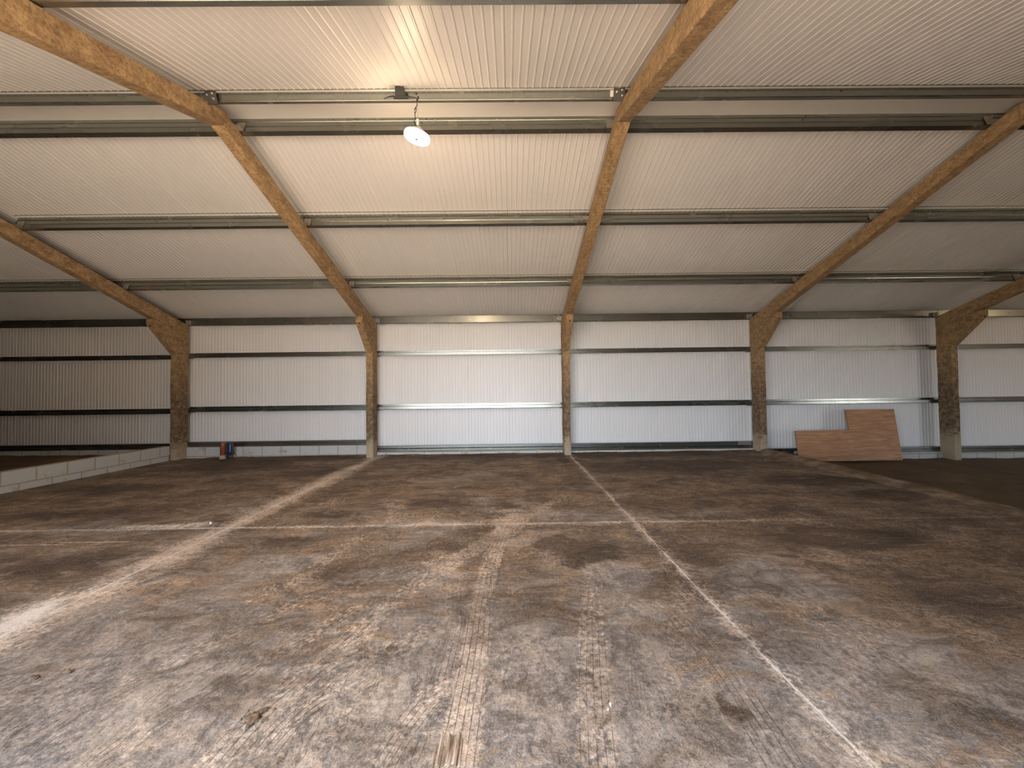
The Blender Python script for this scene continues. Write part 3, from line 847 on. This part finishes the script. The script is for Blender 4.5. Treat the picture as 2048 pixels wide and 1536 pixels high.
# kerb at the right edge of the slab, dying out towards the camera
v, f = [], []
N = 60
rnd = random.Random(5)
for i in range(N + 1):
    y = 3.2 + (8.95 - 3.2) * i / N
    h = .082 * min(1, max(0, (y - 4.0) / 4.2)) ** .8 + .006
    j = lambda a: rnd.uniform(-a, a)
    v += [(5.62 + j(.02), y, -.012), (5.80 + j(.012), y, h * .55 + j(.003)), (5.905 + j(.006), y, h + j(.003)), (5.985 + j(.008), y, h - .004 + j(.003)), (6.0 + j(.006), y, -.30)]
for i in range(N):
    for k in range(4): f.append((5 * i + k, 5 * i + k + 1, 5 * i + k + 6, 5 * i + k + 5))
f += [(0, 1, 2, 3, 4), (5 * N, 5 * N + 4, 5 * N + 3, 5 * N + 2, 5 * N + 1)]
def mat_kerb():
    m = NT('muddy_kerb'); g = m.coord(obj=False)
    n = m.noise(g, 4, 5, .65, .5); n2 = m.noise(g, 40, 4)
    c = m.ramp(n, [(.38, (.10, .062, .032)), (.55, (.21, .145, .088)), (.68, (.34, .26, .18))])
    c = m.mix(m.math('MULTIPLY', n2, .4), c, (.10, .066, .036))
    m.ln(c, m.b.inputs['Base Color']); m.set(Roughness=.9); m.bump(n2, .4, .01); return m.m
tag(meshobj('kerb', v, f, mat_kerb(), smooth=False), 'muddy concrete kerb sloping down the right edge of the slab in front of the plywood', 'kerb')

# ------------------------------------------------------------------ lamp, junction box
def glow(name, col, s):
    m = NT(name); m.set(Base__Color=(1, 1, 1, 1), Emission__Color=(*col, 1), Emission__Strength=s); return m.m
LAMP_ON = glow('lit_lens', (1., .72, .46), 480.)
RIM_ON = glow('lit_rim', (1., .72, .46), 190.)
def lamp(loc, hang, label, tilt=0.):
    r = empty('hanging_lamp', loc, label, 'lamp')
    M = Matrix.Rotation(tilt, 4, 'Y') @ Matrix.Rotation(math.radians(4), 4, 'X')
    a = MB(); a.lathe([(.0, -.031), (.124, -.030), (.134, -.024)], 40, M, cap=False)
    a.build('lens', LAMP_ON, r, True)
    a = MB(); a.lathe([(.1345, -.024), (.138, -.012), (.138, .0), (.134, .012)], 40, M, cap=False)
    a.build('rim', RIM_ON, r, True)
    a = MB(); a.lathe([(.133, .0125), (.120, .028), (.0605, .030)], 40, M, cap=False)
    a.build('back_shell', WHITE, r, True)
    h = MB(); h.lathe([(.06, .0305), (.062, .050), (.055, .075), (.03, .082), (.02, .10)], 24, M); h.build('housing', WHITE, r, True)
    s = MB(); s.lathe([(.0185, -.0345), (.0185, -.0315)], 16, M); tag(s.build('sensor', simple('grey_sensor', (.18, .15, .09), .5), r), 'small grey sensor at the centre')
    top = M @ Vector((0, 0, .10))
    hk = MB(); hk.tube([top, top + Vector((.002, 0, .05)), (.008, hang[1] * .3, hang[2] * .55), (.012, hang[1], hang[2])], .0022, 6); hk.build('suspension_wire', ZINC, r)
    tg = MB(); tg.box(-.004, .020, -.002, .001, .115, .185, Matrix.Translation((0, top.y - .004, 0))); tag(tg.build('label_tag', PAPER, r), 'white paper tag on the wire')
    cd = MB()
    pts = [top + Vector((-.02, .0, -.01)), (-.03, -.01, .15), (-.018, -.01, .20), (-.022, -.012, .25), (-.026, -.012, .28), (-.010, -.012, .31), (.002, -.012, .33), (.012, hang[1], hang[2] - .01), (.02, hang[1] - .012, hang[2] + .02)]
    cd.tube(pts, .0045, 6)
    cd.build('cord', CABLE, r)
    cd = MB(); cd.tube([(-.010, -.012, .31), (-.004, -.016, .285), (-.008, -.014, .262), (-.018, -.012, .25)], .004, 6)
    cd.build('cord_loop', CABLE, r)
    return r
LY = 4.10
lz = 4.235
ztop = zn(4.05) + .0
lamp((-.965, LY, lz), (0, -.02, ztop - lz + .03), 'round glowing white lamp hanging below the ridge purlins', math.radians(13))
lamp((17.3, 4.2, 4.2), (0, -.05, .37), 'round glowing lamp hanging under the ridge beyond the right edge', 0)

jb = empty('junction_box', (-1.112, 4.06, zn(4.06)), 'black junction box with cables, clipped on the ridge purlin beside the lamp', 'electrical box')
b = MB()
c = 1 / math.sqrt(1 + SN_T ** 2); s = SN_T * c
Mj = Matrix.Rotation(math.atan(SN_T), 4, 'X')
v = []
for (x0, x1, z) in ((-.062, .062, .004), (-.055, .055, .022), (-.052, .036, .098), (-.05, .034, .102)):
    for y in (-.075, -.036): v += [(x0, y, z), (x1, y, z)]
f = []
for k in range(3):
    a = 4 * k
    f += [(a, a + 1, a + 5, a + 4), (a + 2, a + 6, a + 7, a + 3), (a, a + 4, a + 6, a + 2), (a + 1, a + 3, a + 7, a + 5)]
f += [(0, 2, 3, 1), (12, 13, 15, 14)]
b.add([tuple(Mj @ Vector(p)) for p in v], f)
bevel(b.build('box', DARK, jb), .004, 2)
fl = MB(); fl.box(-.078, .078, -.085, -.03, -.006, .006, Mj); bevel(fl.build('base_plate', DARK, jb), .003, 1)
g = MB()
g.tube([Mj @ Vector(p) for p in ((-.07, -.055, .014), (-.10, -.055, .014), (-.14, -.05, .008), (-.18, -.045, -.004))], [.009, .008, .006, .004], 8)
g.build('cable', CABLE, jb); g = MB()
g.tube([Mj @ Vector(p) for p in ((.07, -.055, .012), (.10, -.055, .005), (.145, -.052, .003), (.163, -.05, -.006), (.165, -.05, -.04))], [.009, .006, .005, .005, .005], 8)
g.build('cable', CABLE, jb)

# ------------------------------------------------------------------ leaning plywood
# sheet 2.43 x 1.22 m with a notch out of the top left; foot on the earth, top on the wall rail
ang = math.atan2(.165, 1.19)
root = empty('plywood_sheet', (6.72, 8.965, RIGHT_Z + .02), 'notched reddish plywood sheet leaning on the back wall behind the kerb', 'plywood')
Mp = Matrix.Rotation(-ang, 4, 'X')
Lp, Hp, nX, nH = 2.43, 1.195, 1.275, .712
outl = [(0, 0), (Lp, 0), (Lp, Hp), (nX - .015, Hp), (nX, nH), (0, nH)]
v = [tuple(Mp @ Vector((x, 0, z))) for x, z in outl] + [tuple(Mp @ Vector((x, .018, z))) for x, z in outl]
n = len(outl)
me = bpy.data.meshes.new('board')
me.from_pydata(v, [], [tuple(range(n)), tuple(range(2 * n - 1, n - 1, -1))] + [(i, n + i, n + (i + 1) % n, (i + 1) % n) for i in range(n)])
me.materials.append(PLY); me.materials.append(PLY_EDGE)
for p in me.polygons:
    if p.index > 1: p.material_index = 1
o = bpy.data.objects.new('board', me); o.parent = root; link(o)

# ------------------------------------------------------------------ small things by the wall
t = empty('orange_tube', (-6.715, 9.07, 0), 'orange plastic tube standing on end at the wall, left of the blue container', 'tube')
m = MB(); m.lathe([(.056, .0), (.056, .37), (.050, .385), (.02, .388)], 24); m.build('body', ORANGE, t, True)
m = MB(); m.lathe([(.075, 0.), (.072, .03), (.060, .05), (.0565, .09)], 24); tag(m.build('base_collar', simple('dusty_pink_plastic', (.42, .30, .25), .7), t, True), 'dusty pale collar')
t = empty('blue_canister', (-6.56, 9.10, 0), 'dark blue canister on black legs, right of the orange tube', 'canister')
m = MB(); m.lathe([(.03, .075), (.056, .085), (.058, .1), (.058, .335), (.05, .355), (.02, .36)], 24); m.build('body', BLUE, t, True)
for sx in (-1, 1):
    m = MB(); m.tube([(sx * .066, -.03, .0), (sx * .066, -.03, .30), (sx * .064, -.01, .345)], .011, 8); m.build('leg', DARK, t)
m = MB(); m.lathe([(.061, .13), (.061, .16)], 24, cap=False); solid(m.build('strap', DARK, t, True), .003)

def blob(name, r, loc, mat, parent=None, seed=1, amp=.25, sub=3):
    bm = bmesh.new(); bmesh.ops.create_icosphere(bm, subdivisions=sub, radius=1)
    rr = random.Random(seed); ph = [rr.uniform(0, 6) for _ in range(9)]
    for q in bm.verts:
        p = q.co
        k = 1 + amp * (math.sin(3.1 * p.x + ph[0]) * math.sin(2.7 * p.y + ph[1]) + .6 * math.sin(6 * p.z + ph[2]) * math.sin(5 * p.x + ph[3]) + .3 * math.sin(11 * p.y + ph[4]) * math.sin(10 * p.x + ph[5]))
        q.co = Vector((p.x * r[0], p.y * r[1], p.z * r[2])) * k
    me = bpy.data.meshes.new(name); bm.to_mesh(me); bm.free()
    me.polygons.foreach_set('use_smooth', [True] * len(me.polygons)); me.materials.append(mat)
    o = bpy.data.objects.new(name, me); o.location = loc
    if parent: o.parent = parent
    return link(o)

t = empty('plastic_sack', (6.72, 9.17, RIGHT_Z + .02), 'dark crumpled sack with pale print, half hidden behind the left end of the plywood', 'sack')
blob('body', (.17, .055, .135), (0, 0, .125), BLUEBAG, t, 3, .12)
tag(blob('printed_panel', (.075, .012, .034), (.045, -.056, .185), PALEPRINT, t, 5, .15), 'pale printed patch')
tag(blob('red_flap', (.055, .035, .10), (-.205, -.01, .155), REDCLOTH, t, 8, .15), 'dull red flap')

# debris on the slab
tag(blob('pebble', (.006, .011, .006), (.448, 1.815, .003), STONE, None, 11, .2), 'small white pebble on the slab right of the centre tyre track', 'stone')
tag(blob('pebble', (.005, .005, .004), (.430, 1.787, .002), STONE, None, 12, .2), 'tiny white chip just in front of the white pebble', 'stone')
tag(blob('pebble', (.012, .010, .019), (-3.43, 4.45, .010), STONE, None, 13, .2), 'pale stone standing beside the left joint where it meets the cross joint', 'stone')
t = empty('mud_clod', (-1.17, 1.77, 0), 'dark crumbly clod of mud on the near slab, left of the splintered wood', 'mud')
blob('clod', (.022, .034, .009), (0, 0, .003), CLOD, t, 21, .5)
blob('clod', (.012, .014, .008), (.018, .045, .003), CLOD, t, 22, .5)
for k in range(9):
    rr = random.Random(100 + k)
    blob('crumb', (.006, .007, .005), (rr.uniform(-.07, .07), rr.uniform(-.07, .07), .002), CLOD, t, 30 + k, .2, 1)
t = empty('mud_clod', (-2.36, 2.09, 0), 'reddish brown clod of mud at the left edge of the slab', 'mud')
blob('clod', (.032, .014, .008), (0, 0, .004), CLOD, t, 41, .35)
blob('crumb', (.022, .018, .008), (-.13, -.04, .002), CLOD, t, 42, .3, 2)
t = empty('wood_fragment', (-.265, 1.60, 0), 'splintered fragment of pale wood flattened on the slab at the bottom edge', 'wood')
rr = random.Random(4)
for k in range(9):
    m = MB(); x = -.052 + .0125 * k + rr.uniform(-.003, .003); l = rr.uniform(.10, .16); y0 = rr.uniform(-.10, -.06); w = rr.uniform(.004, .008); h = rr.uniform(.002, .004)
    v = [(x - w, y0, 0), (x + w, y0 + .01, 0), (x + w * .8, y0 + l, 0), (x - w * .3, y0 + l + .012, 0), (x - w * .8, y0 + .005, h), (x + w * .7, y0 + .012, h), (x + w * .5, y0 + l - .01, h), (x - w * .2, y0 + l, h)]
    m.add(v, [(0, 1, 2, 3), (4, 7, 6, 5), (0, 4, 5, 1), (1, 5, 6, 2), (2, 6, 7, 3), (3, 7, 4, 0)])
    m.build('splinter', SPLINT, t)

# ------------------------------------------------------------------ light
world = bpy.data.worlds.new('overcast'); scene.world = world; world.use_nodes = True
wn = world.node_tree.nodes; bg = wn['Background']
wt = world.node_tree
tc = wn.new('ShaderNodeTexCoord'); sp = wn.new('ShaderNodeSeparateXYZ'); cr_ = wn.new('ShaderNodeValToRGB')
wt.links.new(tc.outputs['Generated'], sp.inputs[0]); wt.links.new(sp.outputs['Z'], cr_.inputs['Fac'])
for el, (p, c) in zip([cr_.color_ramp.elements[0], cr_.color_ramp.elements[1], cr_.color_ramp.elements.new(.30)],
                      [(0., (.78, .89, 1.0, 1)), (1., (.12, .17, .26, 1)), (.30, (.32, .44, .62, 1))]):
    el.position = p; el.color = c
wt.links.new(cr_.outputs['Color'], bg.inputs['Color']); bg.inputs['Strength'].default_value = 20.0
for d0, d1, h in DOORS:
    ld = bpy.data.lights.new('doorway_portal', 'AREA'); ld.shape = 'RECTANGLE'; ld.size = d1 - d0; ld.size_y = h + .05
    ld.cycles.is_portal = True
    lo = bpy.data.objects.new('doorway_portal', ld); lo.location = ((d0 + d1) / 2, YN - .07, h / 2 - .03); lo.rotation_euler = (math.radians(90), 0, 0)
    link(lo)

sun = bpy.data.lights.new('sun', 'SUN'); sun.energy = 140.; sun.angle = math.radians(2); sun.color = (1., .79, .57)
so = bpy.data.objects.new('sun', sun); link(so); so.location = (4, -20, 20)
so.rotation_euler = (math.radians(35), 0, math.radians(15))     # high over the yard: falls just inside the doorways

# ------------------------------------------------------------------ camera
cam = bpy.data.cameras.new('camera'); co = bpy.data.objects.new('camera', cam); link(co)
cam.sensor_width = 36; cam.lens = 770 / 2048 * 36; cam.clip_start = .05
yaw, pit, rol = math.radians(.363), math.radians(1.396), math.radians(.718)
co.matrix_world = Matrix.Translation((0, 0, 1.446)) @ Matrix.Rotation(-yaw, 4, 'Z') @ Matrix.Rotation(math.pi / 2 + pit, 4, 'X') @ Matrix.Rotation(-rol, 4, 'Z')
scene.camera = co

vs = scene.view_settings
vs.view_transform = 'Standard'; vs.look = 'None'; vs.gamma = 1; vs.use_curve_mapping = False; vs.exposure = -0.44
scene.cycles.max_bounces = 8; scene.cycles.diffuse_bounces = 7; scene.cycles.glossy_bounces = 3
scene.cycles.sample_clamp_indirect = 8
scene.cycles.use_denoising = True
scene.cycles.use_adaptive_sampling = True; scene.cycles.adaptive_threshold = .05
